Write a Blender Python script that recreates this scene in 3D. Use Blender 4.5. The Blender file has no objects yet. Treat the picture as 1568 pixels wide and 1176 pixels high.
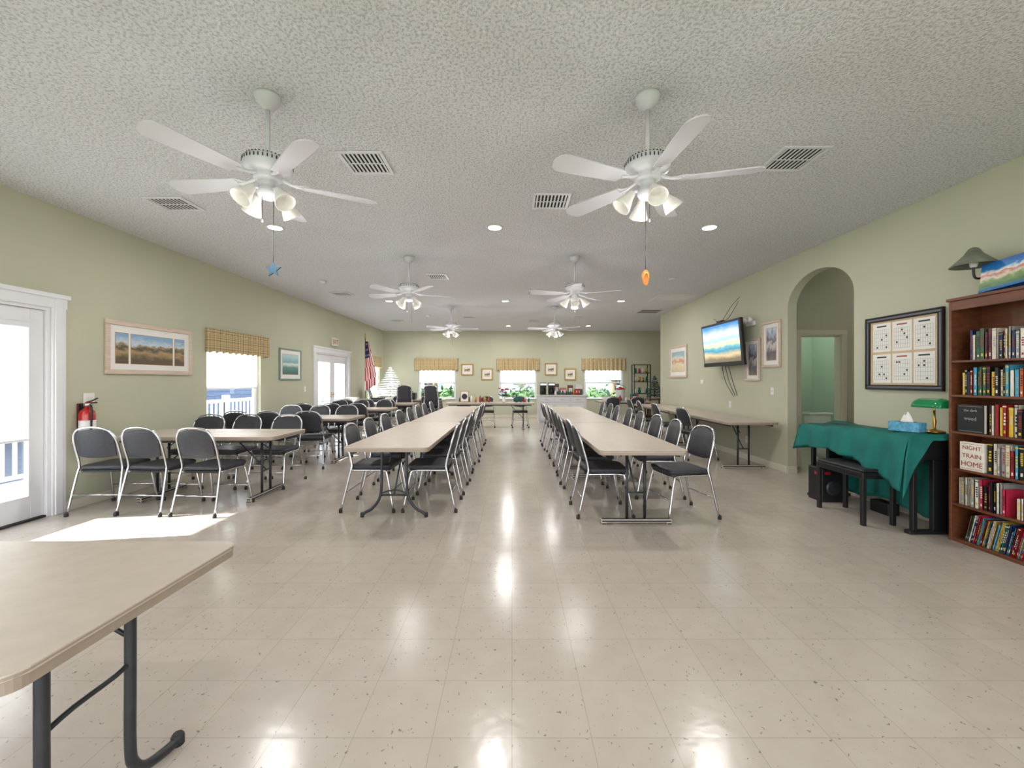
import bpy, bmesh, math, random
from mathutils import Vector, Matrix
random.seed(11)
sc = bpy.context.scene
XL, XR, YB, ZC = -4.66, 4.05, 15.2, 3.15
YF = -2.6

# ------------------------------------------------------------------ materials
def lin(c):
    o = []
    for v in c[:3]:
        v = v / 255.0
        o.append(v / 12.92 if v <= 0.04045 else ((v + 0.055) / 1.055) ** 2.4)
    return (o[0], o[1], o[2], 1.0)

def base(name):
    m = bpy.data.materials.new(name); m.use_nodes = True
    nt = m.node_tree
    return m, nt, nt.nodes['Principled BSDF']

def mat(name, col, rough=.5, metal=0, var=None, bump=None, emit=0, ecol=None, coat=0, stretch=None):
    m, nt, p = base(name)
    c = lin(col)
    p.inputs['Base Color'].default_value = c
    p.inputs['Roughness'].default_value = rough
    p.inputs['Metallic'].default_value = metal
    if coat: p.inputs['Coat Weight'].default_value = coat
    if emit:
        p.inputs['Emission Color'].default_value = lin(ecol or col)
        p.inputs['Emission Strength'].default_value = emit
    tc = nt.nodes.new('ShaderNodeTexCoord')
    src = tc.outputs['Object']
    if stretch:
        mp = nt.nodes.new('ShaderNodeMapping'); mp.inputs['Scale'].default_value = stretch
        nt.links.new(src, mp.inputs['Vector']); src = mp.outputs['Vector']
    if var is None: var = (6, .06)
    n = nt.nodes.new('ShaderNodeTexNoise'); n.inputs['Scale'].default_value = var[0]; n.inputs['Detail'].default_value = 4
    nt.links.new(src, n.inputs['Vector'])
    r = nt.nodes.new('ShaderNodeValToRGB')
    a = var[1]
    r.color_ramp.elements[0].position = .3; r.color_ramp.elements[1].position = .7
    r.color_ramp.elements[0].color = (c[0]*(1-a), c[1]*(1-a), c[2]*(1-a), 1)
    r.color_ramp.elements[1].color = (min(1, c[0]*(1+a)), min(1, c[1]*(1+a)), min(1, c[2]*(1+a)), 1)
    nt.links.new(n.outputs['Fac'], r.inputs['Fac']); nt.links.new(r.outputs['Color'], p.inputs['Base Color'])
    if bump:
        n2 = nt.nodes.new('ShaderNodeTexNoise'); n2.inputs['Scale'].default_value = bump[0]; n2.inputs['Detail'].default_value = 3
        nt.links.new(src, n2.inputs['Vector'])
        b = nt.nodes.new('ShaderNodeBump'); b.inputs['Strength'].default_value = bump[1]; b.inputs['Distance'].default_value = bump[2] if len(bump) > 2 else .01
        nt.links.new(n2.outputs['Fac'], b.inputs['Height']); nt.links.new(b.outputs['Normal'], p.inputs['Normal'])
    return m

def ramp(nt, stops, interp='LINEAR'):
    r = nt.nodes.new('ShaderNodeValToRGB'); cr = r.color_ramp; cr.interpolation = interp
    cr.elements[0].position = stops[0][0]; cr.elements[0].color = lin(stops[0][1])
    cr.elements[1].position = stops[-1][0]; cr.elements[1].color = lin(stops[-1][1])
    for s in stops[1:-1]:
        e = cr.elements.new(s[0]); e.color = lin(s[1])
    return r

def math_n(nt, op, a, b=None, c=None):
    n = nt.nodes.new('ShaderNodeMath'); n.operation = op
    for i, x in enumerate((a, b, c)):
        if x is None: continue
        if isinstance(x, (int, float)): n.inputs[i].default_value = x
        else: nt.links.new(x, n.inputs[i])
    return n.outputs[0]

def art(name, stops, dist=.12, scale=5, emit=0, rough=.4):
    """painted picture: vertical colour bands broken up by noise"""
    m, nt, p = base(name)
    tc = nt.nodes.new('ShaderNodeTexCoord'); sp = nt.nodes.new('ShaderNodeSeparateXYZ')
    nt.links.new(tc.outputs['Generated'], sp.inputs[0])
    n = nt.nodes.new('ShaderNodeTexNoise'); n.inputs['Scale'].default_value = scale; n.inputs['Detail'].default_value = 8
    n.inputs['Roughness'].default_value = .65
    nt.links.new(tc.outputs['Generated'], n.inputs['Vector'])
    k = math_n(nt, 'MULTIPLY_ADD', math_n(nt, 'SUBTRACT', n.outputs['Fac'], .5), dist*2, sp.outputs[2])
    r = ramp(nt, stops); nt.links.new(k, r.inputs['Fac'])
    nt.links.new(r.outputs['Color'], p.inputs['Base Color']); p.inputs['Roughness'].default_value = rough
    if emit:
        nt.links.new(r.outputs['Color'], p.inputs['Emission Color']); p.inputs['Emission Strength'].default_value = emit
    return m

def floor_mat():
    m, nt, p = base('vinyl_tile_floor')
    sp = nt.nodes.new('ShaderNodeSeparateXYZ')
    geo = nt.nodes.new('ShaderNodeNewGeometry')
    nt.links.new(geo.outputs['Position'], sp.inputs[0])
    T = .305
    fx = math_n(nt, 'FRACT', math_n(nt, 'DIVIDE', math_n(nt, 'ADD', sp.outputs[0], 30.5), T))
    fy = math_n(nt, 'FRACT', math_n(nt, 'DIVIDE', math_n(nt, 'ADD', sp.outputs[1], 30.5-.076), T))
    dx = math_n(nt, 'MINIMUM', fx, math_n(nt, 'SUBTRACT', 1.0, fx))
    dy = math_n(nt, 'MINIMUM', fy, math_n(nt, 'SUBTRACT', 1.0, fy))
    d = math_n(nt, 'MINIMUM', dx, dy)
    line = math_n(nt, 'LESS_THAN', d, .0042)
    ix = math_n(nt, 'FLOOR', math_n(nt, 'DIVIDE', math_n(nt, 'ADD', sp.outputs[0], 30.5), T))
    iy = math_n(nt, 'FLOOR', math_n(nt, 'DIVIDE', math_n(nt, 'ADD', sp.outputs[1], 30.5-.076), T))
    cb = nt.nodes.new('ShaderNodeCombineXYZ'); nt.links.new(ix, cb.inputs[0]); nt.links.new(iy, cb.inputs[1])
    wn = nt.nodes.new('ShaderNodeTexWhiteNoise'); nt.links.new(cb.outputs[0], wn.inputs['Vector'])
    n = nt.nodes.new('ShaderNodeTexNoise'); n.inputs['Scale'].default_value = 9; n.inputs['Detail'].default_value = 5
    nt.links.new(geo.outputs['Position'], n.inputs['Vector'])
    f = math_n(nt, 'ADD', math_n(nt, 'MULTIPLY', wn.outputs['Value'], .25), math_n(nt, 'MULTIPLY', n.outputs['Fac'], .75))
    r = ramp(nt, [(.2, (188, 176, 164)), (.8, (199, 188, 177))]); nt.links.new(f, r.inputs['Fac'])
    mp = nt.nodes.new('ShaderNodeMapping'); mp.inputs['Scale'].default_value = (42, 29, 20); mp.inputs['Rotation'].default_value = (0, 0, .5)
    nz = nt.nodes.new('ShaderNodeTexNoise'); nz.inputs['Scale'].default_value = 30
    nt.links.new(geo.outputs['Position'], nz.inputs['Vector'])
    mixv = nt.nodes.new('ShaderNodeVectorMath'); mixv.operation = 'MULTIPLY_ADD'
    nt.links.new(nz.outputs['Color'], mixv.inputs[0]); mixv.inputs[1].default_value = (.05, .05, 0)
    nt.links.new(geo.outputs['Position'], mixv.inputs[2]); nt.links.new(mixv.outputs[0], mp.inputs['Vector'])
    vo = nt.nodes.new('ShaderNodeTexVoronoi'); vo.inputs['Scale'].default_value = 1; vo.voronoi_dimensions = '2D'
    nt.links.new(mp.outputs['Vector'], vo.inputs['Vector'])
    sc_ = nt.nodes.new('ShaderNodeSeparateColor'); nt.links.new(vo.outputs['Color'], sc_.inputs[0])
    near = math_n(nt, 'LESS_THAN', vo.outputs['Distance'], math_n(nt, 'MULTIPLY', sc_.outputs[1], .14))
    pick = math_n(nt, 'GREATER_THAN', sc_.outputs[0], .60)
    speck = math_n(nt, 'MULTIPLY', near, pick)
    def mix(fac, a, col, amt):
        x = nt.nodes.new('ShaderNodeMix'); x.data_type = 'RGBA'
        nt.links.new(math_n(nt, 'MULTIPLY', fac, amt), x.inputs[0]); nt.links.new(a, x.inputs[6]); x.inputs[7].default_value = lin(col)
        return x.outputs[2]
    c = mix(speck, r.outputs['Color'], (104, 97, 90), .7)
    c = mix(line, c, (140, 127, 113), .5)
    nt.links.new(c, p.inputs['Base Color'])
    n3 = nt.nodes.new('ShaderNodeTexNoise'); n3.inputs['Scale'].default_value = 2.5; n3.inputs['Detail'].default_value = 6
    nt.links.new(geo.outputs['Position'], n3.inputs['Vector'])
    nt.links.new(math_n(nt, 'MULTIPLY_ADD', n3.outputs['Fac'], .13, .125), p.inputs['Roughness'])
    p.inputs['Specular IOR Level'].default_value = .65
    b = nt.nodes.new('ShaderNodeBump'); b.inputs['Strength'].default_value = .1; b.inputs['Distance'].default_value = .01
    n4 = nt.nodes.new('ShaderNodeTexNoise'); n4.inputs['Scale'].default_value = 14; nt.links.new(geo.outputs['Position'], n4.inputs['Vector'])
    nt.links.new(math_n(nt, 'SUBTRACT', n4.outputs['Fac'], math_n(nt, 'MULTIPLY', line, .5)), b.inputs['Height'])
    nt.links.new(b.outputs['Normal'], p.inputs['Normal'])
    return m

def ceiling_mat():
    m, nt, p = base('popcorn_ceiling')
    geo = nt.nodes.new('ShaderNodeNewGeometry')
    n = nt.nodes.new('ShaderNodeTexNoise'); n.inputs['Scale'].default_value = 60; n.inputs['Detail'].default_value = 3; n.inputs['Roughness'].default_value = .6
    nt.links.new(geo.outputs['Position'], n.inputs['Vector'])
    r = ramp(nt, [(.36, (202, 202, 206)), (.50, (245, 244, 248))]); nt.links.new(n.outputs['Fac'], r.inputs['Fac'])  # hollows of the stipple darkened, shade painted into the colour
    nt.links.new(r.outputs['Color'], p.inputs['Base Color'])
    r2 = ramp(nt, [(.38, (0, 0, 0)), (.62, (255, 255, 255))]); nt.links.new(n.outputs['Fac'], r2.inputs['Fac'])
    b = nt.nodes.new('ShaderNodeBump'); b.inputs['Strength'].default_value = 1.0; b.inputs['Distance'].default_value = .010
    nt.links.new(r2.outputs['Color'], b.inputs['Height']); nt.links.new(b.outputs['Normal'], p.inputs['Normal'])
    p.inputs['Roughness'].default_value = .95
    return m

def plaid_mat():
    m, nt, p = base('plaid_fabric')
    tc = nt.nodes.new('ShaderNodeTexCoord'); sp = nt.nodes.new('ShaderNodeSeparateXYZ')
    nt.links.new(tc.outputs['Object'], sp.inputs[0])
    u = math_n(nt, 'ADD', sp.outputs[0], sp.outputs[1])
    fu = math_n(nt, 'FRACT', math_n(nt, 'MULTIPLY_ADD', u, 7.0, 50)); fz = math_n(nt, 'FRACT', math_n(nt, 'MULTIPLY_ADD', sp.outputs[2], 8.0, 50.3))
    st = [(0, (196, 172, 128)), (.30, (124, 94, 62)), (.42, (206, 188, 146)), (.62, (88, 88, 66)), (.70, (200, 180, 138)), (.88, (146, 90, 58)), (.93, (204, 186, 144))]
    r1 = ramp(nt, st, 'CONSTANT'); r2 = ramp(nt, st, 'CONSTANT')
    nt.links.new(fu, r1.inputs['Fac']); nt.links.new(fz, r2.inputs['Fac'])
    x = nt.nodes.new('ShaderNodeMix'); x.data_type = 'RGBA'; x.inputs[0].default_value = .5
    nt.links.new(r1.outputs['Color'], x.inputs[6]); nt.links.new(r2.outputs['Color'], x.inputs[7])
    nt.links.new(x.outputs[2], p.inputs['Base Color']); p.inputs['Roughness'].default_value = .9
    return m

def glass_mat():
    m, nt, p = base('window_glass'); nt.nodes.remove(p)
    o = nt.nodes['Material Output']; t = nt.nodes.new('ShaderNodeBsdfTransparent'); g = nt.nodes.new('ShaderNodeBsdfGlossy')
    t.inputs[0].default_value = (.93, .97, .97, 1); g.inputs['Roughness'].default_value = .02
    mx = nt.nodes.new('ShaderNodeMixShader'); mx.inputs[0].default_value = .07
    nt.links.new(t.outputs[0], mx.inputs[1]); nt.links.new(g.outputs[0], mx.inputs[2]); nt.links.new(mx.outputs[0], o.inputs[0])
    return m

def shade_mat(name, col=(235, 236, 234), tr=.6):
    m, nt, p = base(name)
    o = nt.nodes['Material Output']; t = nt.nodes.new('ShaderNodeBsdfTranslucent'); t.inputs[0].default_value = lin(col)
    p.inputs['Base Color'].default_value = lin(col); p.inputs['Roughness'].default_value = .8
    mx = nt.nodes.new('ShaderNodeMixShader'); mx.inputs[0].default_value = tr
    nt.links.new(p.outputs[0], mx.inputs[1]); nt.links.new(t.outputs[0], mx.inputs[2]); nt.links.new(mx.outputs[0], o.inputs[0])
    return m

M = {}
M['wall'] = mat('sage_wall_paint', (189, 189, 166), .75, var=(1.5, .03), bump=(60, .15, .004))
M['wall2'] = mat('mint_wall_paint', (172, 194, 174), .75, var=(1.5, .03), bump=(60, .15, .004))
M['ceil'] = ceiling_mat(); M['floor'] = floor_mat()
M['trim'] = mat('white_trim', (228, 228, 232), .4, var=(3, .02))
M['cream'] = mat('cream_trim', (212, 207, 191), .5, var=(3, .02))
M['white'] = mat('white_paint', (214, 214, 218), .35, var=(5, .02))
M['fanw'] = mat('fan_blade_white', (202, 201, 206), .4, var=(5, .02))
M['vinylw'] = mat('white_vinyl', (236, 238, 240), .35, var=(3, .02))
M['glass'] = glass_mat(); M['shade'] = shade_mat('roller_shade_fabric')
M['frost'] = mat('frosted_glass', (218, 214, 208), .35, var=(8, .03), emit=.05)  # faint glow put into the glass, the fan lamps are off
M['plaid'] = plaid_mat()
M['chrome'] = mat('chrome_tube', (205, 205, 208), .22, 1, var=(20, .05))
M['fabric'] = mat('charcoal_upholstery', (50, 50, 56), .5, var=(170, .6), bump=(250, .3, .002))
M['black'] = mat('black_plastic', (22, 22, 23), .4, var=(20, .1))
M['rubber'] = mat('rubber_foot', (45, 45, 45), .7)
M['legs'] = mat('table_leg_steel', (56, 58, 62), .4, .4, var=(20, .1))
M['ttop'] = mat('table_laminate', (196, 182, 168), .38, var=(14, .05), bump=(30, .08, .004))
M['tedge'] = mat('table_edge', (158, 142, 128), .5, var=(14, .05))
M['goldf'] = mat('gold_frame', (176, 144, 84), .45, .3, var=(30, .12))
M['woodl'] = mat('pale_wood_frame', (206, 186, 170), .55, var=(25, .12), stretch=(1, .2, 3))
M['mat_w'] = mat('mat_board', (232, 228, 224), .8, var=(5, .02))
M['mat_g'] = mat('green_mat_board', (128, 152, 140), .8, var=(5, .04))
M['walnut'] = mat('walnut_veneer', (108, 62, 38), .4, var=(7, .25), stretch=(3, .5, 6))
M['dark'] = mat('dark_void', (30, 30, 30), .9)
M['teal'] = mat('teal_cloth', (8, 106, 98), .8, var=(6, .15), bump=(9, .35, .02))
M['red'] = mat('red_enamel', (178, 24, 22), .3, var=(8, .08), coat=.4)
M['brass'] = mat('brass', (190, 150, 70), .3, .9)
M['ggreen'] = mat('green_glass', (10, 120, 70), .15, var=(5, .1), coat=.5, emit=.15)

# ------------------------------------------------------------------ mesh builder
class B:
    def __init__(s, mats, T=None):
        s.bm = bmesh.new(); s.mats = [M[m] if isinstance(m, str) else m for m in mats]; s.T = T or Matrix()
    def v(s, p): return s.bm.verts.new(s.T @ Vector(p))
    def f(s, vs, m=0, sm=False):
        try: f = s.bm.faces.new(vs)
        except ValueError: return None
        f.material_index = m; f.smooth = sm; return f
    def quad(s, pts, m=0): return s.f([s.v(p) for p in pts], m)
    def box(s, x0, x1, y0, y1, z0, z1, m=0, bev=0, seg=2):
        P = [(x0,y0,z0),(x1,y0,z0),(x1,y1,z0),(x0,y1,z0),(x0,y0,z1),(x1,y0,z1),(x1,y1,z1),(x0,y1,z1)]
        V = [s.v(p) for p in P]
        F = [s.f([V[i] for i in q], m) for q in ((3,2,1,0),(4,5,6,7),(0,1,5,4),(1,2,6,5),(2,3,7,6),(3,0,4,7))]
        if bev:
            E = list({e for f in F for e in f.edges})
            bmesh.ops.bevel(s.bm, geom=E, offset=bev, segments=seg, affect='EDGES', clamp_overlap=True, profile=.5)
    def tube(s, pts, r, m=0, n=8, sub=0, cap=True, closed=False):
        P = [Vector(p) for p in pts]
        if sub:
            Q = []; L = len(P)
            for i in range(L-1):
                a, b, c, d = P[max(i-1,0)], P[i], P[i+1], P[min(i+2, L-1)]
                for k in range(sub):
                    t = k/sub
                    Q.append(.5*((2*b)+(c-a)*t+(2*a-5*b+4*c-d)*t*t+(3*b-a-3*c+d)*t**3))
            Q.append(P[-1]); P = Q
        N = len(P); R = r if isinstance(r, (list, tuple)) else None
        tan = []
        for i in range(N):
            t = P[min(i+1, N-1)] - P[max(i-1, 0)]
            tan.append(t.normalized() if t.length > 1e-9 else Vector((0,0,1)))
        up = Vector((0,0,1)) if abs(tan[0].z) < .9 else Vector((1,0,0))
        nrm = tan[0].cross(up).normalized(); rings = []
        for i in range(N):
            nrm = (nrm - tan[i]*nrm.dot(tan[i])).normalized(); bi = tan[i].cross(nrm)
            rr = (R[0]+(R[-1]-R[0])*i/(N-1)) if R else r
            rings.append([s.v(P[i] + (nrm*math.cos(2*math.pi*k/n)+bi*math.sin(2*math.pi*k/n))*rr) for k in range(n)])
        for i in range(N-1):
            for k in range(n):
                s.f([rings[i][k], rings[i][(k+1)%n], rings[i+1][(k+1)%n], rings[i+1][k]], m, True)
        if cap: s.f(rings[0][::-1], m); s.f(rings[-1], m)
    def lathe(s, prof, m=0, c=(0,0,0), n=24, sm=True, R=None):
        c = Vector(c); rings = []
        for (r, z) in prof:
            ring = []
            for k in range(n):
                a = 2*math.pi*k/n; q = Vector((max(r,1e-4)*math.cos(a), max(r,1e-4)*math.sin(a), z))
                if R: q = R @ q
                ring.append(s.v(c+q))
            rings.append(ring)
        for i in range(len(rings)-1):
            for k in range(n):
                s.f([rings[i][k], rings[i][(k+1)%n], rings[i+1][(k+1)%n], rings[i+1][k]], m, sm)
        s.f(rings[0][::-1], m); s.f(rings[-1], m)
    def prism(s, poly, z0, z1, m=0, m_side=None, Tl=None, bev=0):
        old = s.T
        if Tl is not None: s.T = s.T @ Tl
        a = [s.v((x, y, z0)) for x, y in poly]; b = [s.v((x, y, z1)) for x, y in poly]
        F = [s.f(a[::-1], m), s.f(b, m)]
        for i in range(len(poly)):
            j = (i+1) % len(poly); s.f([a[i], a[j], b[j], b[i]], m if m_side is None else m_side)
        if bev:
            E = list({e for f in F for e in f.edges})
            bmesh.ops.bevel(s.bm, geom=E, offset=bev, segments=2, affect='EDGES', clamp_overlap=True)
        s.T = old
    def grid(s, fn, nu, nv, m=0, mf=None, sm=True):
        V = [[s.v(fn(i/nu, j/nv)) for j in range(nv+1)] for i in range(nu+1)]
        for i in range(nu):
            for j in range(nv):
                s.f([V[i][j], V[i+1][j], V[i+1][j+1], V[i][j+1]], mf(i, j) if mf else m, sm)
    def done(s, name, loc=None, rz=0, parent=None, solid=0):
        bmesh.ops.recalc_face_normals(s.bm, faces=s.bm.faces[:])
        if loc is None:
            xs = [v.co for v in s.bm.verts]
            c = Vector([(min(q[i] for q in xs)+max(q[i] for q in xs))/2 for i in range(3)])
            bmesh.ops.translate(s.bm, verts=s.bm.verts[:], vec=-c); loc = c
        me = bpy.data.meshes.new(name); s.bm.to_mesh(me); s.bm.free()
        for m in s.mats: me.materials.append(m)
        o = bpy.data.objects.new(name, me); sc.collection.objects.link(o)
        o.location = loc; o.rotation_euler = (0, 0, rz)
        if solid:
            md = o.modifiers.new('solid', 'SOLIDIFY'); md.thickness = solid
        if parent: o.parent = parent
        return o

def dup(o, name, loc, rz=0, parent=None, tilt=None):
    q = bpy.data.objects.new(name, o.data); sc.collection.objects.link(q)
    q.location = loc; q.rotation_euler = (tilt or 0, 0, rz)
    if parent: q.parent = parent
    return q

TL = Matrix(((0,0,1,XL),(1,0,0,0),(0,1,0,0),(0,0,0,1)))
TR = Matrix(((0,0,-1,XR),(1,0,0,0),(0,1,0,0),(0,0,0,1)))
TB = Matrix(((1,0,0,0),(0,0,-1,YB),(0,1,0,0),(0,0,0,1)))
TH = Matrix(((1,0,0,0),(0,0,-1,6.6),(0,1,0,0),(0,0,0,1)))
def rrect(w, h, r, n=5, cx=0, cy=0):
    P = []
    for (sx, sy, a0) in ((1,1,0),(-1,1,90),(-1,-1,180),(1,-1,270)):
        for k in range(n+1):
            a = math.radians(a0+90*k/n)
            P.append((cx+sx*(w/2-r)+r*math.cos(a)*(1), cy+sy*(h/2-r)+r*math.sin(a)))
    return P

# ------------------------------------------------------------------ shell
def wall(name, T, u0, u1, z0, z1, th, ops=(), m='wall', arch=None):
    b = B([m], T)
    us = sorted({u0, u1, *[o[0] for o in ops], *[o[1] for o in ops]})
    for a, c in zip(us[:-1], us[1:]):
        hit = [o for o in ops if o[0] <= a+1e-6 and o[1] >= c-1e-6]
        z = z0
        for o in sorted(hit, key=lambda q: q[2]):
            if o[2] > z: b.box(a, c, z, o[2], -th, 0)
            z = o[3]
        if z < z1: b.box(a, c, z, z1, -th, 0)
    if arch:
        y0, y1, zs, rise = arch; n = 28; pr = None
        for k in range(n+1):
            a = math.pi*k/n
            y = (y0+y1)/2 - (y1-y0)/2*math.cos(a); z = zs+rise*math.sin(a)
            if pr:
                py, pz = pr
                b.quad([(py,pz,0),(y,z,0),(y,z1,0),(py,z1,0)]); b.quad([(py,pz,-th),(y,z,-th),(y,z1,-th),(py,z1,-th)])
                b.quad([(py,pz,0),(y,z,0),(y,z,-th),(py,pz,-th)])
            pr = (y, z)
    return b.done(name)

b = B(['floor']); b.box(XL-.15, 7.1, YF, YB+.15, -.1, 0); b.done('floor')
b = B(['ceil']); b.box(XL-.15, 7.1, YF, YB+.15, ZC, ZC+.12); b.done('ceiling')
D1 = (2.28, 4.22, 0, 2.1); W1 = (6.38, 7.75, .65, 2.08); D2 = (9.92, 11.86, 0, 2.04); W2 = (13.5, 14.7, .65, 2.08)
wall('wall_left', TL, YF, YB+.15, 0, ZC, .15, [D1, W1, D2, W2])
BW = [(-3.42, -2.04, .68, 2.1), (-.47, .90, .68, 2.1), (2.62, 4.03, .68, 2.1)]
wall('wall_back', TB, XL, 6.0, 0, ZC, .15, BW)
wall('wall_right', TR, YF, 11.4, 0, ZC, .13, [(4.95, 6.14, 0, ZC)], arch=(4.95, 6.14, 2.42, .42))
TF = Matrix(((1,0,0,0),(0,0,1,YF),(0,1,0,0),(0,0,0,1)))
wall('wall_front', TF, XL, XR, 0, ZC, .15, [(-4.3, -.4, .12, 2.95), (-.1, 3.8, .12, 2.95)])  # unseen wall; wide openings added to admit sky light as fill
# hallway and washroom behind the arch
wall('wall_hall', TH, XR+.13, 7.1, 0, ZC, .12, [(4.55, 5.20, 0, 2.08)])
b = B(['wall']); b.box(XR+.13, 7.1, 4.60, 4.72, 0, ZC); b.done('wall_hall_near')
b = B(['wall']); b.box(7.0, 7.1, 4.72, 6.6, 0, ZC); b.done('wall_hall_end')
b = B(['wall2']); b.box(XR+.131, 6.1, 8.5, 8.6, 0, ZC); b.box(6.1, 6.2, 6.72, 8.6, 0, ZC); b.box(XR+.131, XR+.17, 6.721, 8.5, 0, ZC); b.done('wall_washroom')
b = B(['wall']); b.box(XR+.13, 6.1, 11.27, 11.4, 0, ZC); b.box(6.0, 6.12, 11.4, YB, 0, ZC); b.done('wall_alcove')
# baseboards
b = B(['cream'], TL)
for a, c in ((YF, 2.15), (4.36, 9.8), (11.98, YB)): b.box(a, c, 0, .1, 0, .014, bev=.004)
b.done('baseboard_left')
b = B(['cream'], TR)
for a, c in ((YF, 4.95), (6.14, 11.4)): b.box(a, c, 0, .1, 0, .014, bev=.004)
b.box(6.126, 6.14, 0, .1, -.13, 0)
b.done('baseboard_right')
b = B(['cream'], TB); b.box(XL+.015, 6, 0, .1, 0, .014, bev=.004); b.done('baseboard_back')

# casing + french doors
def french(name, trim, T, op, blind_z, blind=True):
    u0, u1, z0, z1 = op; cw = .13
    b = B(['trim'], T)
    for a, c in ((u0-cw, u0), (u1, u1+cw)):
        b.box(a, c, 0, z1+cw, 0, .022, bev=.005); b.box(a+.02, c-.04, 0, z1+cw-.02, .018, .034, bev=.005)
    b.box(u0-cw-.01, u1+cw+.01, z1, z1+cw, 0, .026, bev=.005); b.box(u0-cw-.03, u1+cw+.03, z1+cw-.03, z1+cw+.015, 0, .045, bev=.006)
    # jambs
    b.box(u0, u0+.03, 0, z1, -.149, 0); b.box(u1-.03, u1, 0, z1, -.149, 0); b.box(u0+.03, u1-.03, z1-.03, z1, -.149, 0)
    b.done(trim)
    b = B(['trim', 'glass', 'shade', 'brass', 'legs'], T)
    mid = (u0+u1)/2
    b.box(u0+.03, u1-.03, 0.0, .02, -.13, -.01, 4)
    for a, c, h in ((u0+.032, mid-.002, 1), (mid+.002, u1-.032, -1)):
        st = .12; zb, zt = .025, z1-.035; w0, w1 = -.075, -.03
        b.box(a, a+st, zb, zt, w0, w1, bev=.004); b.box(c-st, c, zb, zt, w0, w1, bev=.004)
        b.box(a+st, c-st, zb, zb+.22, w0, w1, bev=.004); b.box(a+st, c-st, zt-.13, zt, w0, w1, bev=.004)
        # glazing bead
        for q in ((a+st, a+st+.02, zb+.22, zt-.13), (c-st-.02, c-st, zb+.22, zt-.13)): b.box(*q, -.068, -.022, 0)
        b.quad([(a+st, zb+.22, -.055), (c-st, zb+.22, -.055), (c-st, zt-.13, -.055), (a+st, zt-.13, -.055)], 1)
        if blind:
            b.quad([(a+st+.01, blind_z, -.035), (c-st-.01, blind_z, -.035), (c-st-.01, zt-.15, -.035), (a+st+.01, zt-.15, -.035)], 2)
            b.box(a+st+.005, c-st-.005, blind_z-.02, blind_z+.005, -.045, -.025, 0, bev=.004)
            b.box(a+st+.005, c-st-.005, zt-.19, zt-.13, -.06, -.01, 0, bev=.01)
        hx = c-.06 if h == 1 else a+.06
        b.box(hx-.02, hx+.02, .92, 1.06, -.03, -.022, 3, bev=.003)
        b.tube([(hx, 1.0, -.03), (hx, 1.0, .03), (hx-.1*h, 1.0, .035)], .009, 3)
    b.done(name)
french('door_1', 'trim_1', TL, D1, .80)
french('door_2', 'trim_2', TL, D2, .85)

def window(name, T, op, sh):
    u0, u1, z0, z1 = op; b = B(['vinylw', 'glass', 'shade', 'trim'], T); fw = .05
    for q in ((u0, u0+fw, z0, z1), (u1-fw, u1, z0, z1), (u0+fw, u1-fw, z0, z0+fw), (u0+fw, u1-fw, z1-fw, z1)):
        b.box(*q, -.13, -.06, 0, bev=.006)
    zm = z0+(z1-z0)*.42
    b.box(u0+fw, u1-fw, zm-.025, zm+.025, -.11, -.065, 0, bev=.005)
    b.box(u0+fw, u0+fw+.03, z0+fw, zm, -.10, -.07, 0); b.box(u1-fw-.03, u1-fw, z0+fw, zm, -.10, -.07, 0)
    b.quad([(u0+fw, z0+fw, -.095), (u1-fw, z0+fw, -.095), (u1-fw, z1-fw, -.095), (u0+fw, z1-fw, -.095)], 1)
    b.quad([(u0+.02, sh, -.045), (u1-.02, sh, -.045), (u1-.02, z1-.02, -.045), (u0+.02, z1-.02, -.045)], 2)
    b.box(u0+.02, u1-.02, sh-.02, sh, -.052, -.038, 3, bev=.004)
    b.tube([(u0+.02, z1-.05, -.03), (u1-.02, z1-.05, -.03)], .02, 3)
    b.box(u0-.0, u1+.0, z0, z0+.02, -.13, .03, 3, bev=.006)
    b.done(name)
window('window_1', TL, W1, 1.24); window('window_2', TL, W2, 1.24)
for i, o in enumerate(BW): window('window_%d' % (i+3), TB, o, (1.28, 1.24, 1.38)[i])

def valance(T, u0, u1, z0, z1):
    b = B(['plaid', 'cream'], T); W = u1-u0
    def fn(s, t):
        u = u0+W*s; w = .055+.016*math.sin(u*42)*(.45+.55*t)+.006*math.sin(u*97+1)
        if s < .012 or s > .988: w = .004 if (s == 0 or s == 1) else w
        z = z1-(z1-z0)*t+(.012*math.sin(u*42+.6) if t > .95 else 0)
        if .1 < t < .24: w -= .014
        return (u, z, w)
    b.grid(fn, int(W*90), 12, 0)
    b.tube([(u0+.01, z1-.07, .03), (u1-.01, z1-.07, .03)], .01, 1)
    b.done('window_valance', solid=.003)
valance(TL, 6.34, 7.95, 1.80, 2.17); valance(TL, 13.45, 14.75, 1.80, 2.17)
valance(TB, -3.54, -1.95, 1.72, 2.16); valance(TB, -.56, .99, 1.72, 2.16); valance(TB, 2.53, 4.13, 1.72, 2.16)

# washroom door frame
b = B(['cream'], TH)
for a, c in ((4.47, 4.55), (5.20, 5.28)): b.box(a, c, 0, 2.16, 0, .02, bev=.004)
b.box(4.47, 5.28, 2.08, 2.16, 0, .022, bev=.004)
b.box(4.55, 4.57, 0, 2.08, -.12, 0); b.box(5.18, 5.20, 0, 2.08, -.12, 0); b.box(4.57, 5.18, 2.06, 2.08, -.12, 0)
b.done('trim_3')
b = B(['black', 'mat_w'], TH); b.box(5.42, 5.56, 1.46, 1.62, .001, .012, 0, bev=.003); b.box(5.47, 5.51, 1.5, 1.58, .012, .014, 1); b.done('washroom_sign')
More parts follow.
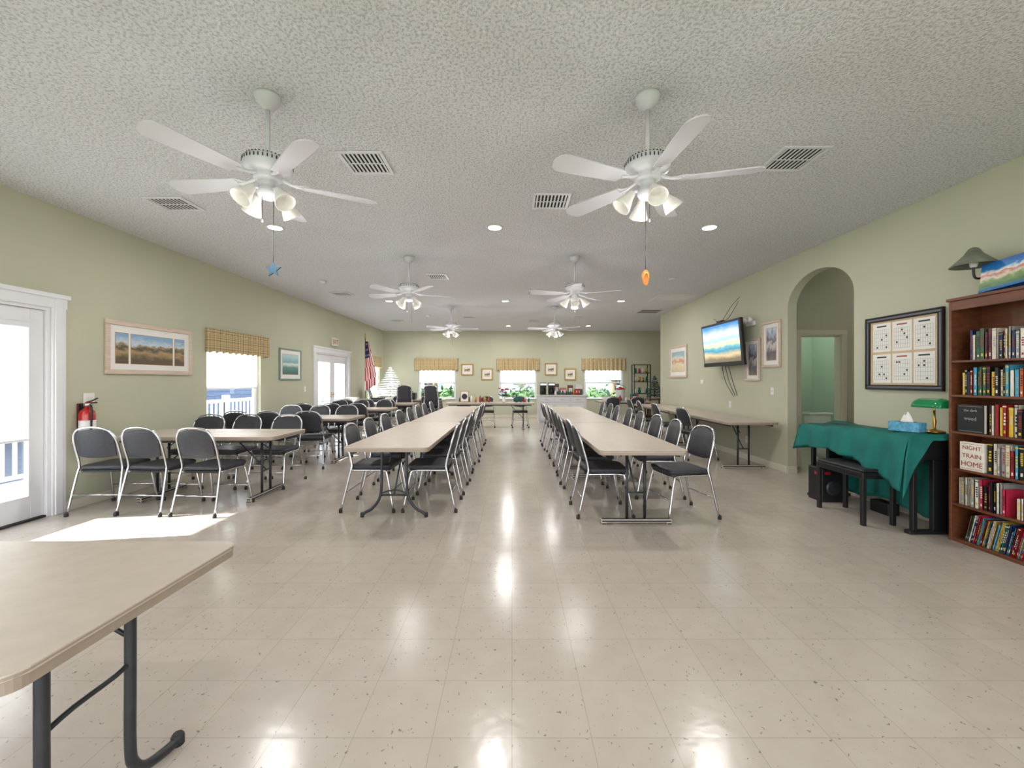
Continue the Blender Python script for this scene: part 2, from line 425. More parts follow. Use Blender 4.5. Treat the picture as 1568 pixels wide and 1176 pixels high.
# toilet
b = B([mat('porcelain', (236, 236, 232), .12, var=(2, .01), coat=.5)])
b.box(-.2, .2, .1, .28, .38, .74, bev=.03, seg=3); b.box(-.215, .215, .085, .295, .74, .775, bev=.012)
n = 20
def bowl(z, sx, sy, cy): return [(sx*math.cos(2*math.pi*k/n), cy+sy*math.sin(2*math.pi*k/n), z) for k in range(n)]
rings = [bowl(0, .11, .2, .02), bowl(.12, .10, .17, .02), bowl(.3, .17, .24, -.07), bowl(.39, .19, .27, -.1), bowl(.43, .19, .27, -.1), bowl(.435, .12, .2, -.1)]
VV = [[b.v(p) for p in r] for r in rings]
for i in range(len(VV)-1):
    for k in range(n): b.f([VV[i][k], VV[i][(k+1)%n], VV[i+1][(k+1)%n], VV[i+1][k]], 0, True)
b.f(VV[-1], 0); b.f(VV[0][::-1], 0)
b.done('toilet', loc=(5.62, 7.5, 0))

# ------------------------------------------------------------------ chair
def chair_mesh():
    b = B(['chrome', 'fabric', 'rubber', 'black'])
    P = [(-.235,-.285,.02),(-.215,-.20,.40),(-.205,-.185,.50),(-.205,-.235,.70),(-.19,-.265,.80),(-.13,-.285,.872),(0,-.293,.892)]
    P = P + [(-x, y, z) for x, y, z in P[:-1][::-1]]
    b.tube(P, .0115, 0, n=8, sub=4)
    for s in (-1, 1):
        b.tube([(s*.235,.255,.02),(s*.21,.185,.38),(s*.20,.15,.425),(s*.20,.0,.43),(s*.207,-.19,.43)], .0115, 0, n=8, sub=4)
        b.lathe([(.012,0),(.018,0),(.018,.03),(.012,.04)], 2, (s*.236,-.29,0), 10)
        b.lathe([(.012,0),(.018,0),(.018,.03),(.012,.04)], 2, (s*.236,.259,0), 10)
    b.tube([(-.226,-.245,.2),(.226,-.245,.2)], .007, 0, n=6)
    b.tube([(-.226,.225,.2),(.226,.225,.2)], .007, 0, n=6)
    b.prism(rrect(.40,.42,.06, cx=0, cy=.0), .425, .445, 3)
    def pad(wd, dp, r, z0, z1, cy):
        R = []
        for (t, ins) in ((0,.008),(.3,0),(.7,0),(.92,.012),(1,.05),(1.06,.12)):
            R.append([b.v((x,y,z0+(z1-z0)*t)) for x,y in rrect(wd-2*ins, dp-2*ins, max(r-ins*.3,.02), cx=0, cy=cy)])
        for i in range(len(R)-1):
            k = len(R[i])
            for j in range(k): b.f([R[i][j],R[i][(j+1)%k],R[i+1][(j+1)%k],R[i+1][j]],1,True)
        b.f(R[0][::-1],1); b.f(R[-1],1,True)
    pad(.43, .43, .07, .445, .492, .012)
    nu, nv = 14, 10
    def ybase(z): return -.205-.075*(z-.56)/.32
    def pt(s, t, off):
        hw = .188 - .012*(1-t)
        x = (2*s-1)*hw
        ztop = .873 - .060*abs(2*s-1)**2.6
        zbot = .575 + .02*abs(2*s-1)**3
        z = zbot+(ztop-zbot)*t
        edge = min(1, 6*min(s,1-s))*min(1, 6*min(t,1-t))
        y = ybase(z) - .018*(1-(2*s-1)**2) + off*(.35+.65*edge)
        return (x, y, z)
    for off in (.022, -.016):
        b.grid(lambda s,t: pt(s,t,off), nu, nv, 1)
    def rim(pa):
        for (s0,t0),(s1,t1) in zip(pa[:-1],pa[1:]):
            b.f([b.v(pt(s0,t0,.022)),b.v(pt(s1,t1,.022)),b.v(pt(s1,t1,-.016)),b.v(pt(s0,t0,-.016))],1,True)
    rim([(i/nu,0) for i in range(nu+1)]); rim([(i/nu,1) for i in range(nu+1)])
    rim([(0,i/nv) for i in range(nv+1)]); rim([(1,i/nv) for i in range(nv+1)])
    return b
CH = chair_mesh().done('banquet_chair', loc=(-4.26, 4.50, 0), rz=.08)
def chair(x, y, face, j=.05):
    """face: direction the sitter looks, degrees from +Y counter-clockwise"""
    return dup(CH, 'banquet_chair', (x+random.uniform(-.02,.02), y, 0), math.radians(face)+random.uniform(-j, j))

# ------------------------------------------------------------------ tables
def table_mesh(L, style='T', W=.76, bar=.22, inset=.30):
    b = B(['ttop', 'tedge', 'legs', 'rubber'])
    b.prism(rrect(L, W, .05, 6), .728, .742, 0, 1, bev=.004)
    b.prism(rrect(L-.006, W-.006, .047, 6), .700, .728, 1)
    b.box(-L/2+.08, L/2-.08, -W/2+.05, -W/2+.075, .67, .70, 2); b.box(-L/2+.08, L/2-.08, W/2-.075, W/2-.05, .67, .70, 2)
    for s in (-1, 1):
        x = s*(L/2-inset)
        b.box(x-.03, x+.03, -W/2+.06, W/2-.06, .68, .70, 2)
        if style == 'T':
            for y in (-.085, .085): b.tube([(x, y, .69), (x, y, .04)], .0145, 2, n=10)
            b.box(x-.028, x+.028, -.335, .335, .018, .05, 2, bev=.008)
            for y in (-.31, .31): b.box(x-.03, x+.03, y-.025, y+.025, 0, .02, 3, bev=.004)
            b.tube([(x, -.085, .30), (x, .085, .30)], .009, 2)
        elif style == 'W':
            for q in (-1, 1):
                b.tube([(x, q*.125, .69), (x, q*.125, .5), (x, q*.128, .30), (x, q*.15, .18), (x, q*.22, .085), (x, q*.29, .045), (x, q*.318, .012)], .0145, 2, n=10, sub=3)
                b.lathe([(.019, 0), (.019, .035), (.014, .045)], 3, (x, q*.32, 0), 10)
            b.tube([(x, -.126, bar), (x, .126, bar)], .010, 2)
            b.tube([(x, -.126, bar+.02), (x, 0, bar+.05), (x, .126, bar+.02)], .007, 2, sub=4)
        else:
            for q in (-1, 1):
                b.tube([(x, q*.13, .69), (x, q*.13, .4), (x, q*.13, .16), (x, q*.145, .09), (x, q*.19, .045), (x, q*.27, .022), (x, q*.318, .016)], .0165, 2, n=12, sub=4)
                b.lathe([(.022, 0), (.022, .03), (.016, .04)], 3, (x, q*.325, 0), 12)
            b.tube([(x, -.13, bar-.012), (x, -.05, bar), (x, .08, bar), (x, .13, bar+.012)], .008, 2, sub=3)
        if style != 'U':
            b.tube([(x, 0, .30 if style == 'T' else bar), (x-s*.38, 0, .69)], .008, 2)
            b.tube([(x, .05, .55), (x-s*.2, .05, .69)], .006, 2)
        else: b.tube([(x, .13, .52), (x-s*.3, .13, .69)], .007, 2)
    return b
TT = {}
def table(cx, cy, L, style, rz, **k):
    key = (L, style, tuple(sorted(k.items())))
    if key in TT: return dup(TT[key], 'folding_table', (cx, cy, 0), rz)
    TT[key] = table_mesh(L, style, **k).done('folding_table', loc=(cx, cy, 0), rz=rz); return TT[key]
H = math.pi/2
table(-1.975, 1.25, 1.83, 'U', 0, bar=.43, inset=.20)
# centre rows
table(-1.18, 3.88+1.22, 2.43, 'W', H, W=.80); table(-1.165, 6.33+.92, 1.82, 'T', H); table(-1.165, 8.16+.92, 1.82, 'T', H)
table(1.18, 3.71+1.22, 2.43, 'T', H, inset=.27, W=.80); table(1.20, 6.16+.92, 1.82, 'T', H); table(1.21, 8.0+.92, 1.82, 'T', H)
for i in range(8):
    chair(-.87, 4.56+.66*i, 90); chair(-1.50, 4.56+.66*i, -90)
for i in range(8):
    if i: chair(1.70, 4.36+.68*i, 90)
    chair(.94, 4.37+.67*i, -90)
dup(CH, 'banquet_chair', (1.72, 4.30, 0), math.radians(100))
# left rows
LT = [4.62, 6.80, 8.95, 11.05]
for i, y in enumerate(LT):
    table(-3.555, y+.38, 1.83, 'T', 0)
    for k, x in enumerate((-4.25, -3.73, -3.18)):
        if not (i == 0 and k == 0): chair(x, y-.10-.03*k*(i == 0), 0, .12)
        if i < 3: chair(x+.08, y+.76+.12, 180, .12)
# right wall row
table(3.60, 6.2+1.22, 2.43, 'T', H); table(3.60, 8.65+1.22, 2.43, 'T', H)
chair(3.22, 7.35, -82); chair(3.2, 8.6, -90); chair(3.2, 9.6, -90); chair(3.2, 10.5, -90)
# cross tables at the far end
table(-.60, 11.75, 2.43, 'T', 0); table(-3.05, 13.55, 1.83, 'T', 0); table(3.34, 12.6, 1.52, 'T', 0)
for x in (-1.4, -.75, .25): chair(x, 12.25, 180)
for x in (-3.5, -2.6): chair(x, 13.2, 0)
for x in (2.9, 3.6): chair(x, 12.2, 0)

def stack(x, y, rz, n):
    e = bpy.data.objects.new('chair_stack', None); sc.collection.objects.link(e); e.location = (x, y, 0); e.rotation_euler = (0, 0, rz)
    for i in range(n): dup(CH, 'stacked_chair', (0, -.025*i, .085*i), 0, e)
stack(-3.15, 12.3, .2, 5); stack(-2.3, 12.35, -.1, 5)
stack(-4.08, 12.95, -1.45, 5)

# ------------------------------------------------------------------ ceiling fans
def fan():
    b = B(['fanw', 'frost', 'chrome', 'legs'])
    b.lathe([(.0, 0), (.075, -.0), (.075, -.012), (.068, -.04), (.045, -.07), (.02, -.085), (.015, -.09)], 0)
    DZ = .035
    b.tube([(0, 0, -.08), (0, 0, -.36-DZ)], .0135, 0, n=12)
    keep = b.T; b.T = Matrix.Translation((0, 0, -DZ))
    b.lathe([(.02, -.335), (.05, -.345), (.09, -.362), (.13, -.375), (.14, -.39), (.14, -.415), (.128, -.44), (.10, -.455), (.08, -.462), (.08, -.49), (.06, -.50), (.045, -.505), (.045, -.545), (.062, -.552), (.066, -.58), (.05, -.605), (.02, -.615), (0, -.617)], 0, n=32)
    for k in range(36):
        a = 2*math.pi*k/36
        R = Matrix.Rotation(a, 4, 'Z'); old = b.T; b.T = old @ R
        b.box(.112, .1425, -.0035, .0035, -.408, -.388, 3); b.box(.085, .128, -.003, .003, -.374, -.366, 3)
        b.T = old
    for k in range(5):
        R = Matrix.Rotation(2*math.pi*k/5, 4, 'Z'); old = b.T; b.T = old @ R
        b.tube([(.07, 0, -.47), (.12, 0, -.49), (.17, .0, -.50), (.2, 0, -.50)], [.012, .009], 0, n=8, sub=3)
        P = Matrix.Translation((0, 0, -.502)) @ Matrix.Rotation(math.radians(12), 4, 'X')
        b.prism([(.14, -.012), (.17, -.02), (.2, -.045), (.235, -.05), (.25, -.02), (.27, 0), (.25, .02), (.235, .05), (.2, .045), (.17, .02), (.14, .012)], .004, .009, 0, Tl=P)
        bl = [(.20, -.050), (.30, -.056), (.50, -.066), (.60, -.068)]
        tip = [(.60+.062*math.sin(t), -.068*math.cos(t)) for t in [math.pi*j/8 for j in range(1, 8)]]
        b.prism(bl+tip+[(x, -y) for x, y in bl[::-1]], -.004, .003, 0, Tl=P)
        b.T = old
    for k in range(4):
        a = 2*math.pi*k/4+.6; old = b.T; b.T = old @ Matrix.Rotation(a, 4, 'Z')
        b.tube([(.04, 0, -.565), (.08, 0, -.565), (.10, 0, -.58)], .011, 0, sub=3)
        R = Matrix.Rotation(math.radians(-38), 3, 'Y')
        b.lathe([(.018, .01), (.024, 0), (.03, -.03), (.045, -.065), (.056, -.095), (.061, -.115), (.058, -.115), (.05, -.09), (.03, -.05)], 1, (.10, 0, -.578), 16, R=R)
        b.T = old
    b.T = keep
    b.tube([(.03, .02, -.63), (.03, .02, -.95)], .0018, 3, n=5); b.tube([(-.03, -.02, -.63), (-.03, -.02, -.78)], .0018, 3, n=5)
    b.lathe([(0, -.78), (.006, -.785), (.006, -.80), (0, -.805)], 0, (-.03, -.02, 0), 8)
    return b
F0 = None
for (x, y, a) in ((-1.53, 2.62, 29), (.85, 2.62, 58), (-1.49, 6.05, 20), (.91, 6.05, 48), (-1.47, 10.1, 5), (1.03, 10.1, 38)):
    if F0 is None: F0 = f_ = fan().done('ceiling_fan', loc=(x, y, ZC), rz=math.radians(a))
    else: f_ = dup(F0, 'ceiling_fan', (x, y, ZC), math.radians(a))
    if abs(x-.85) < .01: fb = f_
    l = bpy.data.lights.new('fan_fill_light', 'POINT'); l.energy = 7 if y < 5 else (9 if y < 9 else 14); l.shadow_soft_size = .2; l.color = (1, .98, .97)  # added fill light below the unlit fan lamps, lifts the ceiling
    lo = bpy.data.objects.new('fan_fill_light', l); sc.collection.objects.link(lo); lo.parent = f_; lo.location = (0, 0, -.92)
b = B([mat('blue_star', (64, 96, 122), .5), 'legs'])
P = []
for k in range(10):
    a = math.pi/2+math.pi*k/5; r = .05 if k % 2 == 0 else .021; P.append((r*math.cos(a), r*math.sin(a)))
b.prism(P, -.006, .006, 0, Tl=Matrix.Rotation(math.pi/2, 4, 'X'))
b.tube([(0, 0, .04), (0, 0, .15)], .0018, 1, n=5)
b.done('star_pull', loc=(.03, .02, -1.08), parent=F0)
bpy.data.objects['star_pull'].rotation_euler = (0, 0, -.5)
b = B([mat('orange_foam', (210, 128, 58), .6), mat('strap_yellow', (230, 180, 90), .5), 'legs'])
P = [(.024*math.cos(t)*(1.0 if math.sin(t) > 0 else .82), .05*math.sin(t)) for t in [2*math.pi*k/20 for k in range(20)]]
b.prism(P, -.008, .006, 0, Tl=Matrix.Rotation(math.pi/2, 4, 'X'))
b.tube([(-.02, .0, -.01), (-.01, -.015, .02), (0, -.01, .03), (.01, -.015, .02), (.02, 0, -.01)], .004, 1, sub=3)
b.tube([(0, 0, .045), (0, 0, .19)], .0018, 2, n=5)
b.done('flip_flop_pull', loc=(.03, .02, -1.13), parent=fb)
bpy.data.objects['flip_flop_pull'].rotation_euler = (0, 0, -1.0)

# ------------------------------------------------------------------ recessed lights, vents, detectors
led = mat('lamp_lens', (255, 246, 230), .4, emit=6)
def can(x, y, p):
    b = B(['white', led]); b.lathe([(.075, .0), (.098, -.001), (.098, -.008), (.086, -.012), (.075, -.006)], 0, n=28)
    b.lathe([(0, -.0065), (.074, -.0065), (.074, -.009), (0, -.009)], 1, n=28)
    o = b.done('recessed_light', loc=(x, y, ZC-.001))
    l = bpy.data.lights.new('bulb', 'AREA'); l.shape = 'DISK'; l.size = .14; l.energy = p; l.color = (1, .98, .96)
    lo = bpy.data.objects.new('bulb', l); sc.collection.objects.link(lo); lo.parent = o; lo.location = (0, 0, -.012)
for y, xs, PW in ((4.87, (-2.76, -.2, 2.30), 16), (9.4, (-2.76, -.15, 2.45), 22), (13.7, (-2.6, -.12, 2.5), 26), (.3, (-2.76, -.2, 2.3), 8)):
    for x in xs: can(x, y, PW)
def vent(x0, x1, y0, y1):
    b = B(['white', 'dark']); fw = .03; w = x1-x0; d = y1-y0
    cx, cy = (x0+x1)/2, (y0+y1)/2
    z = ZC
    for q in ((x0, x1, y0, y0+fw), (x0, x1, y1-fw, y1), (x0, x0+fw, y0+fw, y1-fw), (x1-fw, x1, y0+fw, y1-fw)):
        b.box(*q, z-.014, z-.0005, 0, bev=.004)
    b.quad([(x0+fw, y0+fw, z-.002), (x1-fw, y0+fw, z-.002), (x1-fw, y1-fw, z-.002), (x0+fw, y1-fw, z-.002)], 1)
    n = 9
    for k in range(n):
        xx = x0+fw+(w-2*fw)*(k+.5)/n
        b.box(xx-.008, xx+.008, y0+fw, y1-fw, z-.008, z-.006, 0)
    b.box(cx-w/2+fw, cx+w/2-fw, cy-.004, cy+.004, z-.013, z-.008, 0)
    b.done('ceiling_vent')
for q in ((-1.37,-1.01,3.24,3.60), (.20,.57,3.97,4.33), (2.07,2.44,3.17,3.55), (-3.6,-3.2,4.05,4.38), (-3.7,-3.3,8.45,8.8), (-1.45,-1.1,7.0,7.35),
          (.3,.65,8.3,8.65), (-3.6,-3.25,12.3,12.65), (-1.4,-1.05,11.6,11.95), (.5,.85,12.4,12.7), (1.7,2.05,11.6,11.9), (3.25,3.85,10.5,11.1)): vent(*q)
b = B(['white']); b.box(3.05, 3.8, 8.65, 9.25, ZC-.02, ZC-.001, bev=.006); b.box(3.12, 3.73, 8.72, 9.18, ZC-.026, ZC-.019, bev=.003); b.done('attic_hatch')
for x, y in ((-3.4, 7.5), (2.8, 7.3), (-2.3, 11.5)):
    b = B(['white', 'dark']); b.lathe([(.065, 0), (.065, -.015), (.055, -.032), (.03, -.038), (0, -.038)], 0); b.tube([(.05, 0, -.03), (.055, 0, -.036)], .004, 1)
    b.done('smoke_detector', loc=(x, y, ZC-.001))

# ------------------------------------------------------------------ wall pictures
def frame_box(b, u0, u1, z0, z1, fw, d, m):
    for q in ((u0, u1, z0, z0+fw), (u0, u1, z1-fw, z1), (u0, u0+fw, z0+fw, z1-fw), (u1-fw, u1, z0+fw, z1-fw)):
        b.box(*q, .002, d, m, bev=.006)
def picture(T, u0, u1, z0, z1, fw, fm, artm, mw=.06, mm='mat_w', d=.03, panes=None):
    b = B([fm, mm, artm, 'goldf'], T)
    frame_box(b, u0, u1, z0, z1, fw, d, 0)
    b.box(u0+fw, u1-fw, z0+fw, z1-fw, .002, .012, 1)
    for p in (panes or [(u0+fw+mw, u1-fw-mw, z0+fw+mw, z1-fw-mw)]):
        b.box(p[0]-.006, p[1]+.006, p[2]-.006, p[3]+.006, .012, .0135, 3)
        b.box(*p, .0135, .015, 2)
    return b.done('framed_picture')
beach = art('painted_beach', [(.30, (92, 74, 52)), (.42, (172, 142, 98)), (.5, (70, 68, 46)), (.56, (150, 130, 96)), (.6, (196, 206, 214)), (.72, (128, 164, 200))], .16, 9)
picture(TL, 4.77, 6.06, 1.44, 2.075, .055, 'woodl', beach, panes=[(4.90, 5.06, 1.57, 1.93), (5.10, 5.72, 1.57, 1.93), (5.76, 5.92, 1.57, 1.93)])
sea = art('painted_sea', [(.2, (60, 96, 92)), (.4, (90, 140, 136)), (.5, (225, 228, 220)), (.56, (120, 170, 180)), (.75, (176, 204, 206))], .08, 6)
picture(TL, 8.35, 9.2, 1.37, 2.02, .03, M['mat_g'], sea, .09, 'mat_w')
bird = art('painted_bird', [(.3, (222, 214, 190)), (.46, (70, 64, 52)), (.52, (140, 120, 84)), (.6, (226, 220, 198))], .3, 7)
for q in ((-1.85, -1.40, 1.54, 1.96), (-1.12, -.69, 1.37, 1.80), (1.19, 1.64, 1.54, 1.99), (1.90, 2.33, 1.37, 1.80)):
    picture(TB, *q, .045, 'goldf', bird, .08, 'mat_w')
flow = art('painted_flowers', [(.2, (214, 196, 150)), (.4, (232, 222, 190)), (.5, (206, 130, 110)), (.56, (236, 226, 196)), (.7, (150, 186, 200))], .3, 5)
picture(TR, 9.64, 10.7, 1.43, 2.2, .05, 'woodl', flow, .10, 'mat_w')
port = art('painted_figures', [(.15, (120, 110, 96)), (.35, (84, 76, 84)), (.5, (206, 196, 190)), (.6, (88, 80, 100)), (.8, (190, 200, 214))], .3, 6)
picture(TR, 6.80, 7.22, 1.36, 2.06, .035, 'woodl', port, .06, 'mat_w'); picture(TR, 6.28, 6.74, 1.57, 2.29, .04, 'woodl', port, .07, 'mat_w')

# notice board
b = B(['black', mat('pewter_frame', (96, 98, 104), .35, .5), mat('cork', (206, 182, 150), .9, var=(90, .15)), mat('paper', (236, 234, 228), .8, var=(3, .01)), mat('ink', (52, 52, 56), .7), mat('red_ink', (176, 96, 90), .7)], TR)
u0, u1, z0, z1 = 3.90, 4.76, 1.265, 2.06
frame_box(b, u0, u1, z0, z1, .018, .035, 0); frame_box(b, u0+.014, u1-.014, z0+.014, z1-.014, .032, .028, 1); frame_box(b, u0+.044, u1-.044, z0+.044, z1-.044, .010, .03, 0)
b.box(u0+.05, u1-.05, z0+.05, z1-.05, .002, .012, 2)
pw, ph = .215, .31
for r in range(2):
    for c in range(3):
        a = u0+.085+c*(pw+.02); z = z0+.075+r*(ph+.025)
        b.box(a, a+pw, z, z+ph, .012, .0145, 3)
        b.box(a+.05, a+pw-.05, z+ph-.04, z+ph-.025, .0145, .0155, 5 if c == 1 else 4)
        for g in range(6): b.box(a+.02, a+pw-.02, z+.03+g*.042, z+.0312+g*.042, .0145, .015, 4)
        for g in range(8): b.box(a+.02+g*(pw-.04)/7-.0005, a+.02+g*(pw-.04)/7+.0007, z+.03, z+.24, .0145, .015, 4)
        for g in range(4):
            gx, gz = a+.05+random.randint(0, 4)*.028, z+.05+random.randint(0, 4)*.042
            b.box(gx-.009, gx+.009, gz-.009, gz+.009, .0145, .0158, 4, bev=.004)
b.done('notice_board')

# ------------------------------------------------------------------ television
scr = art('tv_screen_beach', [(.08, (120, 110, 90)), (.2, (216, 196, 150)), (.32, (70, 150, 180)), (.40, (120, 190, 205)), (.46, (255, 236, 180)), (.58, (170, 210, 238)), (.74, (226, 238, 248)), (.95, (70, 145, 215))], .12, 2.6, emit=.65, rough=.15)
e = bpy.data.objects.new('television', None); sc.collection.objects.link(e); e.location = (3.80, 7.62, 2.02); e.rotation_euler = (0, math.radians(-5), math.radians(2))
b = B(['black', 'legs'])
b.box(0, .06, -.66, .66, -.40, .40, 0, bev=.012); b.box(.05, .10, -.45, .45, -.28, .28, 0, bev=.02)
b.box(-.004, .0, -.66, .66, -.40, -.34, 0, bev=.001)
b.box(.10, .14, -.12, .12, -.12, .12, 1, bev=.004)
b.tube([(.12, 0, 0), (.2, 0, 0)], .03, 1)
b.done('tv_case', loc=(0, 0, 0), parent=e)
b = B([scr]); b.box(-.006, .0, -.61, .61, -.325, .355); b.done('tv_screen', loc=None, parent=e)
b = B(['black'])
b.tube([(.03, -.05, .40), (.05, -.35, .62), (.10, -.55, .75)], .004, 0, sub=3); b.tube([(.03, 0, .40), (.02, -.3, .44), (-.02, -.7, .66)], .004, 0, sub=3)
b.tube([(.03, .05, .40), (.05, .25, .50)], .004); b.box(0, .08, -.08, .08, .395, .43, 0, bev=.01)
b.done('tv_antenna', loc=(0, 0, 0), parent=e)
b = B(['black'])
for k in range(3):
    b.tube([(.05, .1-.1*k, -.38), (.12, .15-.12*k, -.7), (.17, .0-.05*k, -1.0), (.17, -.1+.1*k, -1.25)], .005, 0, sub=5, n=6)
b.done('tv_cables', loc=(0, 0, 0), parent=e)
b = B(['white', 'frost'], TR); b.box(6.93, 7.17, 2.28, 2.36, .001, .05, 0, bev=.01)
for u in (6.98, 7.12): b.tube([(u, 2.38, .04), (u, 2.38, .09)], [.03, .042], 1, n=14); b.tube([(u, 2.35, .03), (u, 2.37, .05)], .012, 0)
b.done('emergency_light')

# plates
def plate(name, T, u, z, w=.075, h=.115, sw=1):
    b = B(['mat_w', 'white'], T); b.box(u-w/2, u+w/2, z-h/2, z+h/2, .001, .007, 0, bev=.003)
    for k in range(sw):
        c = u+(k-(sw-1)/2)*.045; b.box(c-.006, c+.006, z-.014, z+.014, .007, .016, 1, bev=.002)
    b.done(name)
plate('light_switch', TL, 4.60, 1.17, .12, .115, 2); plate('light_switch', TL, 9.4, 1.17); plate('light_switch', TR, 6.5, 1.2)
plate('thermostat', TR, 8.9, 1.33, .12, .09); plate('wall_outlet', TR, 7.2, .35); plate('wall_outlet', TL, 5.9, .35); plate('wall_outlet', TR, 7.75, .92)
b = B(['cream', mat('exit_red', (190, 60, 40), .5, emit=.4)], TL); b.box(10.72, 11.12, 2.25, 2.47, .001, .05, 0, bev=.01)
o = b.done('exit_sign')
def text(s, size, loc, rot, m, parent, ex=.001):
    c = bpy.data.curves.new('lettering', 'FONT'); c.body = s; c.size = size; c.extrude = ex; c.align_x = 'CENTER'; c.align_y = 'CENTER'
    c.materials.append(M[m] if isinstance(m, str) else m)
    t = bpy.data.objects.new('lettering', c); sc.collection.objects.link(t); t.parent = parent
    t.matrix_parent_inverse = Matrix.Translation(parent.location).inverted(); t.location = loc; t.rotation_euler = rot
text('EXIT', .16, (XL+.052, 10.92, 2.36), (H, 0, H), 'red', o)

# ------------------------------------------------------------------ fire extinguisher
b = B(['red', 'black', 'mat_w', 'chrome'])
b.lathe([(.0, 0), (.06, .0), (.068, .02), (.068, .30), (.06, .335), (.035, .36), (.022, .37), (.022, .39)], 0, n=24)
b.lathe([(.069, .10), (.069, .24)], 2, n=24)
b.lathe([(.024, .385), (.024, .42), (.012, .425)], 3, n=16)
b.box(-.012, .012, -.02, .10, .415, .43, 1, bev=.003)
b.tube([(0, -.01, .43), (0, .05, .445), (0, .11, .47)], .008, 1)
b.tube([(.03, 0, .40), (.075, -.03, .38), (.085, -.04, .28), (.08, -.04, .12)], .010, 1, sub=4); b.tube([(.08, -.04, .12), (.08, -.04, .06)], [.012, .02], 1)
b.lathe([(.016, 0), (.016, .012)], 2, (.028, -.03, .40), 14)
b.box(-.085, -.068, -.03, .03, .1, .42, 1, bev=.003); b.box(-.07, -.02, -.01, .01, .37, .385, 1)
b.done('fire_extinguisher', loc=(XL+.088, 4.50, .70))

# ------------------------------------------------------------------ flag
e = bpy.data.objects.new('flag_on_stand', None); sc.collection.objects.link(e); e.location = (-4.30, 12.25, 0)
b = B(['brass', 'walnut']); b.lathe([(.16, 0), (.16, .03), (.10, .07), (.03, .10), (.02, .16)], 0); b.tube([(0, 0, .1), (0, 0, 2.6)], .014, 1, n=12)
b.lathe([(.0, 2.58), (.02, 2.6), (.03, 2.63), (.012, 2.66), (.022, 2.69), (.0, 2.76)], 0)
b.done('flag_pole', loc=(0, 0, 0), parent=e)
b = B([mat('flag_red', (190, 30, 40), .7), mat('flag_white', (235, 232, 228), .7), mat('flag_blue', (34, 42, 92), .7), 'brass'])
def ffn(s, t):
    z = 2.5-1.45*t*(1-.12*s); wd = .10+.22*min(1, t*1.4)
    return (.016+wd*s*.9, -.06*math.sin(s*16+t*2)*(.3+t*.7)-.02, z)
def ffm(i, j):
    if j < 9 and i < 16: return 1 if (i % 4 == 1 and j % 3 == 1) else 2
    return 0 if (i//2+j//7) % 2 == 0 else 1
b.grid(ffn, 26, 26, 0, ffm)
o = b.done('flag_cloth', loc=(0, 0, 0), parent=e, solid=.004)

# ------------------------------------------------------------------ christmas tree (frosted)
def xmas(x, y, z, h, r, col, name='christmas_tree'):
    b = B([col, mat('tree_ornament', (150, 170, 190), .2, .8), 'walnut', 'mat_w'])
    b.tube([(0, 0, 0), (0, 0, h*.95)], [.02, .006], 2); b.lathe([(r*.45, 0), (r*.45, .02), (.03, .05)], 3)
    L = 13
    for i in range(L):
        zz = h*(.12+.86*i/L); rr = r*(1-i/L)**.85+.02; n = max(7, int(20*(1-i/L))+6)
        for k in range(n):
            a = 2*math.pi*(k+random.random()*.5)/n; q = rr*random.uniform(.8, 1.08); dz = -.06*h*.6
            c, s = math.cos(a), math.sin(a); tz = zz+dz*random.uniform(.5, 1.2)
            for m_ in range(5):
                f0, f1 = m_/5, (m_+1.6)/5; wv = .045*(1-f0*.6)*h
                p0 = (c*q*f0, s*q*f0, zz+(tz-zz)*f0+.02*h); p1 = (c*q*f1-s*wv, s*q*f1+c*wv, zz+(tz-zz)*f1); p2 = (c*q*f1+s*wv, s*q*f1-c*wv, zz+(tz-zz)*f1)
                b.quad([p0, p1, (c*q*f1*1.05, s*q*f1*1.05, zz+(tz-zz)*f1+.01), p2], 0)
            if random.random() < .22: b.lathe([(0, -.015), (.015, -.008), (.015, .008), (0, .015)], 1, (c*q, s*q, tz-.02), 8)
    b.done(name, loc=(x, y, z))
xmas(-4.08, 14.0, .743, 1.15, .40, mat('frosted_needles', (250, 252, 255), .4, var=(20, .06), emit=.2))  # faint glow put into the needles, the tree carries no lamps
table(-3.70, 14.1, 1.83, 'T', 0)
xmas(4.4, 12.9, .801, .75, .22, mat('green_needles', (40, 66, 46), .7, var=(20, .3)), 'christmas_tree')
b = B(['walnut']); b.box(4.15, 4.65, 12.65, 13.15, .76, .80, bev=.005)
for x in (4.18, 4.62):
    for y in (12.68, 13.12): b.box(x-.02, x+.02, y-.02, y+.02, 0, .76, bev=.004)
b.box(4.18, 4.62, 12.68, 13.12, .25, .27); b.done('side_table')

# shelf unit in alcove
b = B(['black', 'mat_w', 'red', 'brass', 'teal'])
for x in (4.16, 4.70):
    for y in (14.2, 14.5): b.box(x-.015, x+.015, y-.015, y+.015, 0, 1.9, 0)
for z in (.1, .5, .9, 1.3, 1.6, 1.88): b.box(4.145, 4.715, 14.185, 14.515, z, z+.02, 0, bev=.003)
for z in (.52, .92, 1.32, 1.62):
    for k in range(4):
        x = 4.24+.13*k; hh = random.uniform(.12, .22); m_ = random.choice((1, 2, 3, 4))
        b.lathe([(.035, 0), (.05, hh*.4), (.03, hh*.75), (.04, hh)], m_, (x, 14.35, z), 12)
b.done('display_shelf')

